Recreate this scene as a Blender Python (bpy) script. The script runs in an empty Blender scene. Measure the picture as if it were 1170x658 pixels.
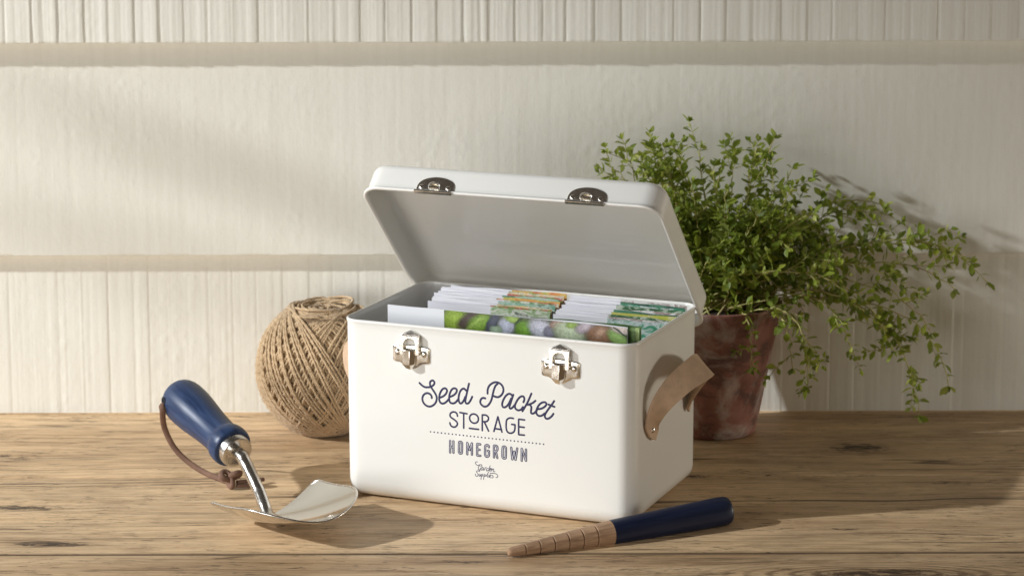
TITLE=[[(-74.26,130.39),(-71.76,128.26),(-68.53,126.54),(-64.92,126.55),(-61.31,127.57),(-58.41,129.55),(-57.31,132.02),(-58.37,133.95),(-60.16,134.11),(-61.98,132.59),(-62.36,130.18),(-61.67,127.88),(-59.89,125.34),(-57.05,121.55),(-55.29,118.34),(-54.96,114.98),(-56.07,111.48),(-58.62,108.51),(-62.25,106.59),(-65.86,106.77),(-69.09,108.83),(-70.86,112.05),(-70.82,115.46),(-68.98,118.69),(-65.71,120.37),(-62.47,119.67),(-60.69,117.47),(-60.57,115.45)],[(-51.35,117.03),(-47.74,118.74),(-44.85,121.39),(-43.38,124.57),(-44.08,126.74),(-46.23,127.34),(-48.75,125.74),(-50.94,122.15),(-52.06,117.98),(-52.09,114.59),(-51.03,111.98),(-48.53,111.01),(-45.65,112.17),(-43.12,114.46),(-41.31,116.66)],[(-40.57,118.77),(-36.98,120.47),(-34.1,122.78),(-32.51,125.63),(-32.99,127.81),(-35.48,128.38),(-38.0,126.79),(-39.81,123.57),(-40.92,119.75),(-40.96,115.68),(-39.9,113.08),(-37.4,112.32),(-34.54,113.28),(-32.01,115.89),(-30.57,118.06)],[(-22.3,127.3),(-24.07,128.94),(-26.21,128.6),(-28.36,126.37),(-29.82,122.86),(-30.56,118.74),(-30.23,115.39),(-28.82,113.17),(-26.67,114.06),(-24.51,117.31),(-23.06,120.82)],[(-18.84,135.03),(-20.15,129.86),(-21.62,123.66),(-22.72,118.83),(-23.1,115.76),(-22.04,113.84),(-19.55,114.43),(-17.03,118.05),(-15.37,121.71)],[(1.46,126.22),(1.65,130.53),(3.31,134.59),(6.61,137.63),(10.71,139.19),(14.79,138.41),(17.65,135.97),(18.86,132.59),(18.27,129.03),(15.97,125.69),(12.69,123.81),(9.0,124.23),(7.12,125.21)],[(12.75,137.83),(10.45,135.66),(8.63,131.59),(7.13,125.99),(5.71,120.39),(3.63,116.28),(0.74,113.25),(-2.56,112.53),(-5.43,114.2),(-6.65,116.82),(-5.56,120.06),(-3.33,121.45),(-0.86,121.15)],[(28.55,126.38),(27.41,127.98),(24.97,128.51),(22.1,126.68),(19.23,122.5),(17.58,118.05),(17.73,114.95),(19.61,113.81),(22.48,115.42),(24.94,118.78),(27.4,124.09)],[(29.69,128.2),(27.8,122.57),(26.16,117.74),(25.33,114.54),(26.55,113.26),(29.01,114.9),(31.62,118.12)],[(40.58,121.11),(41.64,124.32),(40.83,126.96),(38.39,127.11),(35.54,124.89),(33.1,121.15),(31.46,117.1),(31.86,114.02),(34.7,112.36),(37.96,113.46),(40.24,116.42)],[(49.35,131.28),(47.32,126.43),(44.47,120.33),(41.62,115.39),(39.42,111.67)],[(53.79,124.2),(50.96,121.75),(47.31,119.84),(44.88,118.98)],[(47.31,119.68),(49.17,117.31),(48.93,113.79),(48.92,111.07),(50.95,110.49),(53.38,112.29),(55.4,114.83)],[(56.62,115.72),(60.66,116.9),(63.89,119.16),(65.5,121.65),(64.29,123.46),(61.47,123.18),(58.24,120.92),(55.81,117.19),(54.59,113.58),(55.0,110.51),(57.43,108.82),(60.66,109.53),(63.73,112.17)],[(73.95,125.96),(71.54,122.25),(67.92,117.24),(64.7,112.27),(63.73,109.07),(65.1,106.88),(67.93,107.17),(71.15,109.82),(73.16,112.74)],[(67.51,121.69),(70.73,120.77),(74.36,119.82)]]
STORAGE=[[(-31.96,99.33),(-32.62,102.08),(-34.73,103.47),(-37.7,103.17),(-40.02,100.93),(-39.87,98.13),(-37.34,96.38),(-34.38,94.67),(-32.27,92.47),(-32.46,90.03),(-34.43,87.98),(-36.99,87.55),(-39.53,88.9),(-40.61,91.85)],[(-29.47,103.6),(-21.18,103.07)],[(-24.98,103.25),(-25.1,87.33)],[(-8.71,98.73),(-9.1,96.9),(-10.17,95.35),(-11.76,94.32),(-13.63,93.98),(-15.51,94.36),(-17.09,95.43),(-18.14,97.0),(-18.5,98.85),(-18.12,100.69),(-17.04,102.24),(-15.45,103.26),(-13.57,103.6),(-11.7,103.21),(-10.13,102.15),(-9.08,100.58),(-8.71,98.73)],[(-18.91,88.05),(-8.44,87.93)],[(-4.57,87.05),(-4.48,103.56)],[(-4.48,103.56),(-0.52,103.72),(1.99,101.98),(2.23,99.44),(0.28,97.16),(-3.08,96.66),(-4.35,96.69)],[(-2.41,96.73),(2.5,87.22)],[(8.21,87.42),(12.72,103.47)],[(12.72,103.47),(17.18,87.55)],[(9.74,90.7),(15.93,90.38)],[(29.83,103.37),(26.25,103.49),(23.33,102.15),(21.9,99.22),(21.88,92.03),(23.29,88.58),(26.62,87.57),(29.96,89.28),(31.22,92.2),(31.4,97.0)],[(31.4,97.0),(27.65,96.94)],[(35.41,103.14),(35.37,87.05)],[(35.41,103.14),(42.05,103.03)],[(35.37,87.05),(41.77,87.16)],[(35.39,95.34),(41.62,95.19)]]
DOTS=[(-62.27,79.87),(-58.18,79.88),(-54.09,79.88),(-50.01,79.88),(-45.93,79.88),(-41.85,79.88),(-37.79,79.88),(-33.72,79.88),(-29.66,79.88),(-25.61,79.88),(-21.56,79.88),(-17.51,79.88),(-13.48,79.88),(-9.44,79.88),(-5.41,79.88),(-1.39,79.88),(2.63,79.88),(6.65,79.89),(10.66,79.89),(14.66,79.89),(18.66,79.89),(22.66,79.89),(26.65,79.89),(30.64,79.89),(34.62,79.89),(38.6,79.89),(42.57,79.89),(46.53,79.89),(50.5,79.89),(54.45,79.89),(58.41,79.89),(62.35,79.89)]
HOMEGROWN=[[(-40.34,72.75),(-40.45,60.03)],[(-36.69,72.8),(-36.8,60.18)],[(-40.4,66.39),(-36.75,66.37)],[(-30.61,62.49),(-30.31,71.5),(-29.67,72.41),(-28.8,72.81),(-27.94,72.6),(-27.31,71.82),(-27.09,70.69),(-27.38,61.69),(-28.03,60.77),(-28.9,60.37),(-29.76,60.59),(-30.39,61.36),(-30.61,62.49),(-30.55,70.33)],[(-21.36,60.19),(-21.28,72.54)],[(-21.28,72.54),(-18.74,65.0)],[(-18.74,65.0),(-16.09,72.68)],[(-16.09,72.68),(-16.17,60.34)],[(-6.62,72.45),(-10.32,72.47)],[(-10.32,72.47),(-10.39,60.31)],[(-10.39,60.31),(-6.51,60.4)],[(-10.35,66.56),(-7.25,66.56)],[(2.57,70.15),(2.4,71.77),(0.69,72.41),(-1.03,71.65),(-1.47,69.72),(-1.51,62.33),(-0.66,60.54),(1.06,60.39),(2.35,61.35),(2.7,63.2),(2.72,66.48)],[(2.72,66.48),(1.09,66.47)],[(8.18,60.1),(8.24,72.64)],[(8.24,72.64),(10.8,72.67),(12.0,71.4),(11.99,68.7),(10.52,66.91),(8.21,66.82)],[(10.1,66.86),(11.95,59.93)],[(17.61,62.51),(17.89,71.54),(18.58,72.45),(19.52,72.86),(20.46,72.65),(21.15,71.89),(21.39,70.77),(21.11,61.74),(20.42,60.83),(19.48,60.42),(18.54,60.63),(17.86,61.39),(17.61,62.51),(17.64,70.37)],[(27.2,72.78),(28.44,60.25)],[(28.44,60.25),(30.42,69.04)],[(30.42,69.04),(31.85,60.21)],[(31.85,60.21),(33.83,72.67)],[(38.65,59.89),(38.68,72.78)],[(38.68,72.78),(43.32,60.4)],[(43.32,60.4),(43.34,72.63)]]
SUPPLIES=[[(-10.05,53.49),(-11.62,53.44),(-12.37,52.17),(-11.43,50.7),(-9.57,49.92),(-7.3,50.96),(-5.44,50.96),(-5.24,49.8),(-6.69,49.05)],[(-7.71,50.32),(-8.97,48.01),(-9.19,45.82),(-8.16,45.14),(-6.91,46.66),(-6.61,47.68),(-7.12,45.85),(-7.96,43.39)],[(-3.8,48.38),(-5.04,48.44),(-5.96,46.77),(-5.68,45.42),(-4.44,45.95),(-3.6,48.01),(-3.61,45.64),(-2.58,45.96)],[(-1.82,48.6),(-2.09,45.81),(-1.66,48.03),(-0.3,48.77)],[(1.96,48.03),(0.52,47.87),(-0.31,46.21),(0.3,45.09),(1.75,46.04)],[(4.04,51.21),(2.36,46.11),(2.98,45.19)],[(3.39,46.42),(5.05,47.59),(4.85,48.55),(3.81,47.84),(3.39,46.02),(4.62,45.37)],[(5.87,48.07),(5.45,45.46),(6.28,47.33),(7.52,48.25),(7.72,47.09),(7.5,45.3),(9.35,45.5)],[(-8.58,43.91),(-10.23,44.24),(-11.27,43.02),(-10.24,41.75),(-9.42,40.27),(-10.26,38.47),(-11.71,38.43),(-12.45,39.34),(-12.11,40.56)],[(-8.18,41.0),(-8.48,38.99),(-7.66,38.76),(-6.65,40.77),(-6.83,38.78)],[(-5.41,41.11),(-6.35,35.28)],[(-5.62,40.29),(-4.26,41.04),(-4.35,39.33),(-5.71,38.9)],[(-2.69,41.21),(-3.54,35.59)],[(-3.02,40.46),(-1.45,41.03),(-1.59,39.28),(-2.95,38.82)],[(-0.55,39.48),(1.73,43.28),(2.15,44.31),(0.69,40.8),(1.09,38.48)],[(2.67,41.41),(2.24,38.61)],[(3.36,39.52),(5.01,40.89),(4.61,41.63),(3.57,40.73),(3.36,38.73),(4.8,38.5)],[(6.79,41.67),(6.45,40.65),(7.35,39.77),(6.65,38.59),(5.42,38.65)],[(3.58,43.09),(7.29,43.5),(10.17,43.23),(12.01,42.06),(12.21,40.11),(10.97,39.19),(10.23,39.7)]]
BEANS=[((0.24,0.35,0.04),-50.65,190.8,12.8,10.31,-2.677),((0.085,0.06,0.05),-30.18,192.2,17.89,7.02,-2.67),((0.19,0.32,0.045),-23.13,188.92,14.71,7.66,-2.619),((0.27,0.4,0.08),-26.48,190.01,13.84,2.45,-2.501),((0.07,0.08,0.11),-8.76,190.32,11.25,4.63,0.965),((0.42,0.44,0.54),6.95,188.46,8.23,7.81,1.527),((0.3,0.4,0.28),-4.57,183.83,6.45,3.66,-3.035),((0.25,0.36,0.08),13.97,196.43,8.98,3.5,3.05),((0.03,0.05,0.02),20.36,194.63,5.34,1.97,0.786),((0.15,0.3,0.035),26.88,187.49,10.12,7.75,-2.82),((0.52,0.52,0.6),45.3,188.9,13.9,8.39,2.841),((0.22,0.22,0.28),53.28,186.37,6.0,5.23,1.457),((0.36,0.23,0.19),63.46,195.44,8.8,5.02,-2.909),((0.45,0.52,0.36),76.43,188.52,16.99,10.11,3.05),((0.25,0.36,0.08),78.19,196.06,6.31,3.3,-2.951),((0.42,0.36,0.4),92.47,194.58,10.2,5.52,-2.806),((0.28,0.15,0.09),108.41,188.43,14.23,9.14,-2.959),((0.4,0.25,0.17),108.66,190.48,7.13,3.97,-2.415),((0.25,0.4,0.12),127.34,187.27,11.16,6.23,2.61),((0.5,0.42,0.38),130.01,197.3,10.93,5.06,2.839),((0.03,0.05,0.04),129.91,193.29,10.06,0.64,2.583)]
LEAVES=[((0.16,0.26,0.09),140.37,189.98,11.08,2.94,1.631),((0.33,0.45,0.17),147.46,190.8,11.76,3.88,1.704),((0.26,0.38,0.13),154.84,192.55,9.66,3.82,1.65),((0.25,0.38,0.08),165.48,196.48,6.42,4.42,-2.359),((0.36,0.42,0.16),166.45,197.08,3.03,1.88,-2.561)]
GUIDES=[((0.543,0.4,0.1677),(0.4483,0.38,0.2799),1.05),((0.5184,0.38,0.1943),(0.4273,0.37,0.2718),1.0),((0.4959,0.36,0.0564),(0.4656,0.35,0.2006),1.1),((0.4615,0.35,0.0242),(0.4329,0.33,0.2048),1.05),((0.4518,0.36,0.0668),(0.4147,0.34,0.2128),1.0),((0.3236,0.27,0.08),(0.3298,0.28,0.1958),0.95),((0.3092,0.29,0.0949),(0.3025,0.29,0.1839),1.0),((0.2633,0.285,0.0962),(0.266,0.29,0.184),0.9),((0.378,0.3,0.1072),(0.3621,0.31,0.2091),1.0),((0.4239,0.41,0.2546),(0.3421,0.4,0.2918),1.05),((0.3977,0.4,0.2514),(0.3304,0.38,0.2653),1.0),((0.4686,0.37,0.2116),(0.3873,0.36,0.2488),1.1),((0.2956,0.39,0.3355),(0.2628,0.39,0.2435),1.1),((0.2801,0.4,0.322),(0.2626,0.39,0.2536),1.0),((0.3149,0.38,0.3002),(0.2805,0.37,0.2472),1.1),((0.2544,0.42,0.3139),(0.2437,0.4,0.2518),1.0),((0.1554,0.4,0.3403),(0.1733,0.39,0.2739),1.1),((0.1263,0.41,0.3309),(0.1492,0.4,0.2622),1.0),((0.1818,0.38,0.3353),(0.1926,0.38,0.2556),1.0),((0.1092,0.4,0.3075),(0.1342,0.4,0.2773),1.0),((0.2105,0.37,0.3289),(0.2115,0.37,0.2574),1.0),((0.1556,0.35,0.3351),(0.1717,0.36,0.2494),1.1),((0.1842,0.34,0.3219),(0.2003,0.35,0.2511),1.1),((0.2665,0.34,0.3168),(0.2589,0.35,0.251),1.1),((0.2222,0.33,0.3137),(0.224,0.34,0.248),1.1),((0.3095,0.33,0.289),(0.2873,0.34,0.2429),1.1),((0.1451,0.33,0.309),(0.1801,0.34,0.258),1.1),((0.1368,0.36,0.3237),(0.1716,0.36,0.2593),1.0),((0.1692,0.33,0.3089),(0.1996,0.34,0.253),1.0),((0.1976,0.32,0.2959),(0.2087,0.33,0.245),1.0),((0.2344,0.3,0.2944),(0.2274,0.32,0.237),1.0),((0.2814,0.29,0.2815),(0.2554,0.31,0.2389),1.0),((0.3294,0.29,0.2668),(0.2745,0.31,0.2486),1.0),((0.4355,0.34,0.1728),(0.3652,0.34,0.2427),1.05),((0.4055,0.33,0.145),(0.3546,0.33,0.2248),1.0),((0.4732,0.35,0.1201),(0.4059,0.35,0.2307),1.0),((0.4262,0.33,0.1048),(0.384,0.33,0.2149),1.0),((0.3615,0.3,0.1816),(0.3134,0.31,0.2289),1.0),((0.4998,0.37,0.1661),(0.417,0.36,0.2387),1.0)]
import bpy, math, random
import numpy as np
from mathutils import Vector, Matrix

SC = bpy.context.scene
COL = SC.collection
RNG = random.Random(11)
PI = math.pi

# ------------------------------------------------------------------ mesh helpers
class MB:
    """Collects faces of one mesh object."""
    def __init__(s):
        s.v = []; s.f = []; s.c = []
    def add(s, verts, faces, col=None):
        b = len(s.v)
        s.v += [tuple(map(float, p)) for p in verts]
        s.f += [tuple(i + b for i in f) for f in faces]
        s.c += [col] * len(faces)
        return s
    def loft(s, rings, cap0=True, cap1=True, closed=True):
        n = len(rings[0]); V = [p for r in rings for p in r]; F = []
        for i in range(len(rings) - 1):
            for j in range(n if closed else n - 1):
                k = (j + 1) % n
                F.append((i * n + j, i * n + k, (i + 1) * n + k, (i + 1) * n + j))
        if closed and cap0: F.append(tuple(range(n - 1, -1, -1)))
        if closed and cap1: F.append(tuple(range((len(rings) - 1) * n, len(rings) * n)))
        return s.add(V, F)
    def box(s, x0, x1, y0, y1, z0, z1, b=0.0):
        if b <= 0:
            V = [(x, y, z) for z in (z0, z1) for x, y in ((x0, y0), (x1, y0), (x1, y1), (x0, y1))]
            return s.add(V, [(3, 2, 1, 0), (4, 5, 6, 7), (0, 1, 5, 4), (1, 2, 6, 5), (2, 3, 7, 6), (3, 0, 4, 7)])
        def ring(i, z):
            return [(x0 + i + b, y0 + i, z), (x1 - i - b, y0 + i, z), (x1 - i, y0 + i + b, z), (x1 - i, y1 - i - b, z),
                    (x1 - i - b, y1 - i, z), (x0 + i + b, y1 - i, z), (x0 + i, y1 - i - b, z), (x0 + i, y0 + i + b, z)]
        return s.loft([ring(b, z0), ring(0, z0 + b), ring(0, z1 - b), ring(b, z1)])
    def tube(s, path, rad, n=8, caps=True, up=None, flat=1.0, twist=0.0, ply=0.0, round_ends=False):
        P = [np.array(p, float) for p in path]
        m = len(P)
        R = [rad] * m if not hasattr(rad, '__len__') else list(rad)
        T = []
        for i in range(m):
            t = P[min(i + 1, m - 1)] - P[max(i - 1, 0)]
            T.append(t / (np.linalg.norm(t) + 1e-12))
        if up is None:
            u = np.array([0, 0, 1.0]) if abs(T[0][2]) < .9 else np.array([1.0, 0, 0])
        else:
            u = np.array(up, float)
        rings = []
        N = u - T[0] * np.dot(u, T[0]); N /= np.linalg.norm(N)
        if round_ends:
            e0, e1 = P[0] - T[0] * R[0] * .7, P[-1] + T[-1] * R[-1] * .7
            P = [e0] + P + [e1]; R = [R[0] * .55] + R + [R[-1] * .55]; T = [T[0]] + T + [T[-1]]; m += 2
        for i in range(m):
            if up is not None: N = np.array(up, float)
            N = N - T[i] * np.dot(N, T[i]); N /= (np.linalg.norm(N) + 1e-12)
            B = np.cross(T[i], N)
            ring = []
            for k in range(n):
                a = 2 * PI * k / n + twist * i
                q = R[i] * (1 + ply * math.cos(2 * (2 * PI * k / n)))
                ring.append(P[i] + (math.cos(a) * N * flat + math.sin(a) * B) * q)
            rings.append(ring)
        return s.loft(rings, caps, caps)
    def lathe(s, prof, n=40, M=None, cap0=True, cap1=True):
        M = M or Matrix()
        rings = []
        for r, z in prof:
            rings.append([tuple(M @ Vector((r * math.cos(2 * PI * k / n), r * math.sin(2 * PI * k / n), z))) for k in range(n)])
        return s.loft(rings, cap0, cap1)
    def build(s, name, mat, parent=None, smooth=True, angle=None, loc=None):
        me = bpy.data.meshes.new(name)
        me.from_pydata(s.v, [], s.f)
        if any(c is not None for c in s.c):
            at = me.color_attributes.new('print', 'FLOAT_COLOR', 'CORNER')
            i = 0
            buf = []
            for f, c in zip(s.f, s.c):
                for q in range(len(f)): buf += list((c[q] if hasattr(c[0], '__len__') else c) if c else (.5, .5, .5)) + [1.0]
            at.data.foreach_set('color', buf)
        me.update()
        if smooth:
            me.polygons.foreach_set('use_smooth', [True] * len(me.polygons))
            if angle is not None:
                me.set_sharp_from_angle(angle=math.radians(angle))
        me.materials.append(mat)
        o = bpy.data.objects.new(name, me)
        COL.objects.link(o)
        if parent is not None: o.parent = parent
        if loc is not None: o.location = loc
        return o

def thing(name, label, cat, loc=(0, 0, 0), rz=0.0, group=None):
    o = bpy.data.objects.new(name, None); COL.objects.link(o)
    o.empty_display_size = .02
    o.location = loc; o.rotation_euler = (0, 0, rz)
    return tag(o, label, cat, group)

def bevel(o, w):
    m = o.modifiers.new('bevel', 'BEVEL'); m.width = w; m.segments = 2; m.limit_method = 'ANGLE'; m.angle_limit = math.radians(25)
    return o

def tag(o, label, cat, group=None):
    o['label'] = label; o['category'] = cat
    if group: o['group'] = group
    return o

def cr(pts, k=8, closed=False):
    """Catmull-Rom through the points."""
    P = [np.array(p, float) for p in pts]
    if len(P) < 3:
        return [P[0] + (P[-1] - P[0]) * t / k for t in range(k + 1)]
    Q = [2 * P[0] - P[1]] + P + [2 * P[-1] - P[-2]]
    out = []
    for i in range(1, len(Q) - 2):
        a, b, c, d = Q[i - 1:i + 3]
        for j in range(k):
            t = j / k
            out.append(.5 * (2 * b + (c - a) * t + (2 * a - 5 * b + 4 * c - d) * t * t + (3 * b - a - 3 * c + d) * t ** 3))
    out.append(P[-1])
    return out

def rrect(w, d, r, nc=9, ns=8):
    """Rounded rectangle, counter-clockwise, extra points beside the corners."""
    r = max(r, 1e-4); pts = []
    cs = [(w / 2 - r, -d / 2 + r, -PI / 2), (w / 2 - r, d / 2 - r, 0), (-w / 2 + r, d / 2 - r, PI / 2), (-w / 2 + r, -d / 2 + r, PI)]
    for i, (cx, cy, a0) in enumerate(cs):
        arc = [(cx + r * math.cos(a0 + PI / 2 * k / nc), cy + r * math.sin(a0 + PI / 2 * k / nc)) for k in range(nc + 1)]
        pts += arc
        nx, ny, na = cs[(i + 1) % 4]
        q = (nx + r * math.cos(na), ny + r * math.sin(na))
        for t in (.03, .1, .3, .5, .7, .9, .97):
            pts.append((arc[-1][0] + (q[0] - arc[-1][0]) * t, arc[-1][1] + (q[1] - arc[-1][1]) * t))
    return pts

def frame(origin, z, x=None):
    """Matrix whose local z runs along z."""
    z = Vector(z).normalized()
    x = Vector(x) if x is not None else (Vector((0, 0, 1)) if abs(z.z) < .9 else Vector((1, 0, 0)))
    x = (x - z * x.dot(z)).normalized(); y = z.cross(x)
    M = Matrix((x, y, z)).transposed().to_4x4(); M.translation = Vector(origin)
    return M

# ------------------------------------------------------------------ material helpers
class NT:
    def __init__(s, name):
        s.m = bpy.data.materials.new(name); s.m.use_nodes = True
        s.t = s.m.node_tree; s.n = s.t.nodes
        s.b = s.n['Principled BSDF']
    def new(s, t, **kw):
        o = s.n.new(t)
        for k, v in kw.items():
            if hasattr(o, k) and not k.startswith('i_'): setattr(o, k, v)
        return o
    def link(s, a, b): s.t.links.new(a, b)
    def put(s, sock, v):
        if hasattr(v, 'is_linked') or hasattr(v, 'links'): s.link(v, sock)
        else: sock.default_value = v
    def coord(s, kind='Object'):
        return s.new('ShaderNodeTexCoord').outputs[kind]
    def map(s, vec, scale=(1, 1, 1), loc=(0, 0, 0), rot=(0, 0, 0)):
        m = s.new('ShaderNodeMapping'); s.link(vec, m.inputs[0])
        m.inputs['Scale'].default_value = scale; m.inputs['Location'].default_value = loc; m.inputs['Rotation'].default_value = rot
        return m.outputs[0]
    def noise(s, vec, scale, detail=4, rough=.55, dist=0.0, out='Fac'):
        n = s.new('ShaderNodeTexNoise'); s.link(vec, n.inputs['Vector'])
        n.inputs['Scale'].default_value = scale; n.inputs['Detail'].default_value = detail
        n.inputs['Roughness'].default_value = rough; n.inputs['Distortion'].default_value = dist
        return n.outputs[out]
    def vor(s, vec, scale, feature='F1', out='Distance', rand=1.0):
        n = s.new('ShaderNodeTexVoronoi', feature=feature); s.link(vec, n.inputs['Vector'])
        n.inputs['Scale'].default_value = scale; n.inputs['Randomness'].default_value = rand
        return n.outputs[out]
    def ramp(s, fac, stops, interp='LINEAR'):
        r = s.new('ShaderNodeValToRGB'); s.link(fac, r.inputs[0]); r.color_ramp.interpolation = interp
        e = r.color_ramp.elements
        while len(e) < len(stops): e.new(.5)
        for k, (p, c) in zip(e, stops):
            k.position = p
            c = (c, c, c) if not hasattr(c, '__len__') else c
            k.color = (*c[:3], 1)
        return r.outputs[0]
    def math(s, op, a, b=0.0, c=0.0, clamp=False):
        m = s.new('ShaderNodeMath', operation=op); m.use_clamp = clamp
        for i, v in enumerate((a, b, c)): s.put(m.inputs[i], v)
        return m.outputs[0]
    def mix(s, fac, a, b, blend='MIX'):
        m = s.new('ShaderNodeMix', data_type='RGBA', blend_type=blend)
        s.put(m.inputs[0], fac)
        for i, v in ((6, a), (7, b)):
            if isinstance(v, tuple): v = (*v[:3], 1)
            s.put(m.inputs[i], v)
        return m.outputs[2]
    def bump(s, h, strength=.3, dist=.001, normal=None):
        b = s.new('ShaderNodeBump'); s.link(h, b.inputs['Height'])
        b.inputs['Strength'].default_value = strength; b.inputs['Distance'].default_value = dist
        if normal is not None: s.link(normal, b.inputs['Normal'])
        return b.outputs[0]
    def set(s, **kw):
        names = dict(color='Base Color', rough='Roughness', metal='Metallic', normal='Normal', spec='Specular IOR Level',
                     coat='Coat Weight', coatr='Coat Roughness', sheen='Sheen Weight', trans='Transmission Weight', aniso='Anisotropic')
        for k, v in kw.items():
            if isinstance(v, tuple) and len(v) == 3: v = (*v, 1)
            s.put(s.b.inputs[names[k]], v)
        return s.m

def m_enamel():
    t = NT('cream enamel'); o = t.coord()
    n = t.noise(o, 6, 2)
    c = t.mix(n, (.82, .81, .77), (.80, .79, .75))
    bp = t.bump(t.noise(o, 420, 1), .03, .0004)
    bp = t.bump(t.noise(o, 18, 1), .10, .0015, bp)
    return t.set(color=c, rough=.34, normal=bp, coat=.55, coatr=.07)

def m_metal(name, col, rough=.14, scratch=0.0):
    t = NT(name); o = t.coord()
    r = t.ramp(t.noise(o, 180, 3), [(.3, rough * .7), (.7, rough * 1.5)])
    h = t.noise(o, 400, 2)
    if scratch: return t.set(color=col, metal=1.0, rough=r, normal=t.bump(h, scratch, .0002))
    return t.set(color=col, metal=1.0, rough=r)

def m_leather(col):
    t = NT('tan leather'); o = t.coord()
    n = t.noise(o, 60, 5, .65)
    c = t.mix(t.ramp(n, [(.3, 0.0), (.75, 1.0)]), tuple(x * .78 for x in col), tuple(min(1, x * 1.12) for x in col))
    bp = t.bump(t.vor(o, 1400), .18, .0004)
    bp = t.bump(t.noise(o, 500, 3), .2, .0005, bp)
    return t.set(color=c, rough=.58, normal=bp, spec=.35)

def m_ink(col=(.012, .012, .062)):
    t = NT('navy print'); o = t.coord()
    c = t.mix(t.noise(o, 300, 2), col, tuple(x * 1.35 for x in col))
    return t.set(color=c, rough=.4)

def m_flat(name, col, rough=.5, var=.08, scale=40):
    t = NT(name); o = t.coord()
    n = t.noise(o, scale, 4)
    c = t.mix(n, tuple(x * (1 - var) for x in col), tuple(min(1, x * (1 + var)) for x in col))
    return t.set(color=c, rough=rough, normal=t.bump(n, .1, .0006))

def m_wood_stained(name, dark, light, axis, rough=.45, streak=55, bumpd=.25):
    """Turned wood; the grain runs along the given axis (local)."""
    t = NT(name); o = t.coord()
    a = Vector(axis).normalized()
    q = Vector((0, 0, 1)).rotation_difference(a).inverted()
    mp = t.map(o, (1, 1, 1), (0, 0, 0), q.to_euler())
    st = t.map(mp, (1, 1, .055))
    n = t.noise(st, streak * 5, 5, .6, .4)
    n2 = t.noise(st, streak * 14, 3, .6)
    f = t.math('ADD', t.math('MULTIPLY', n, .7), t.math('MULTIPLY', n2, .3))
    c = t.ramp(f, [(.33, dark), (.5, tuple((d + l) / 2 for d, l in zip(dark, light))), (.68, light)])
    return t.set(color=c, rough=t.ramp(n, [(.3, rough * .85), (.7, rough * 1.2)]), normal=t.bump(f, bumpd, .0008), spec=.4)

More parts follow.
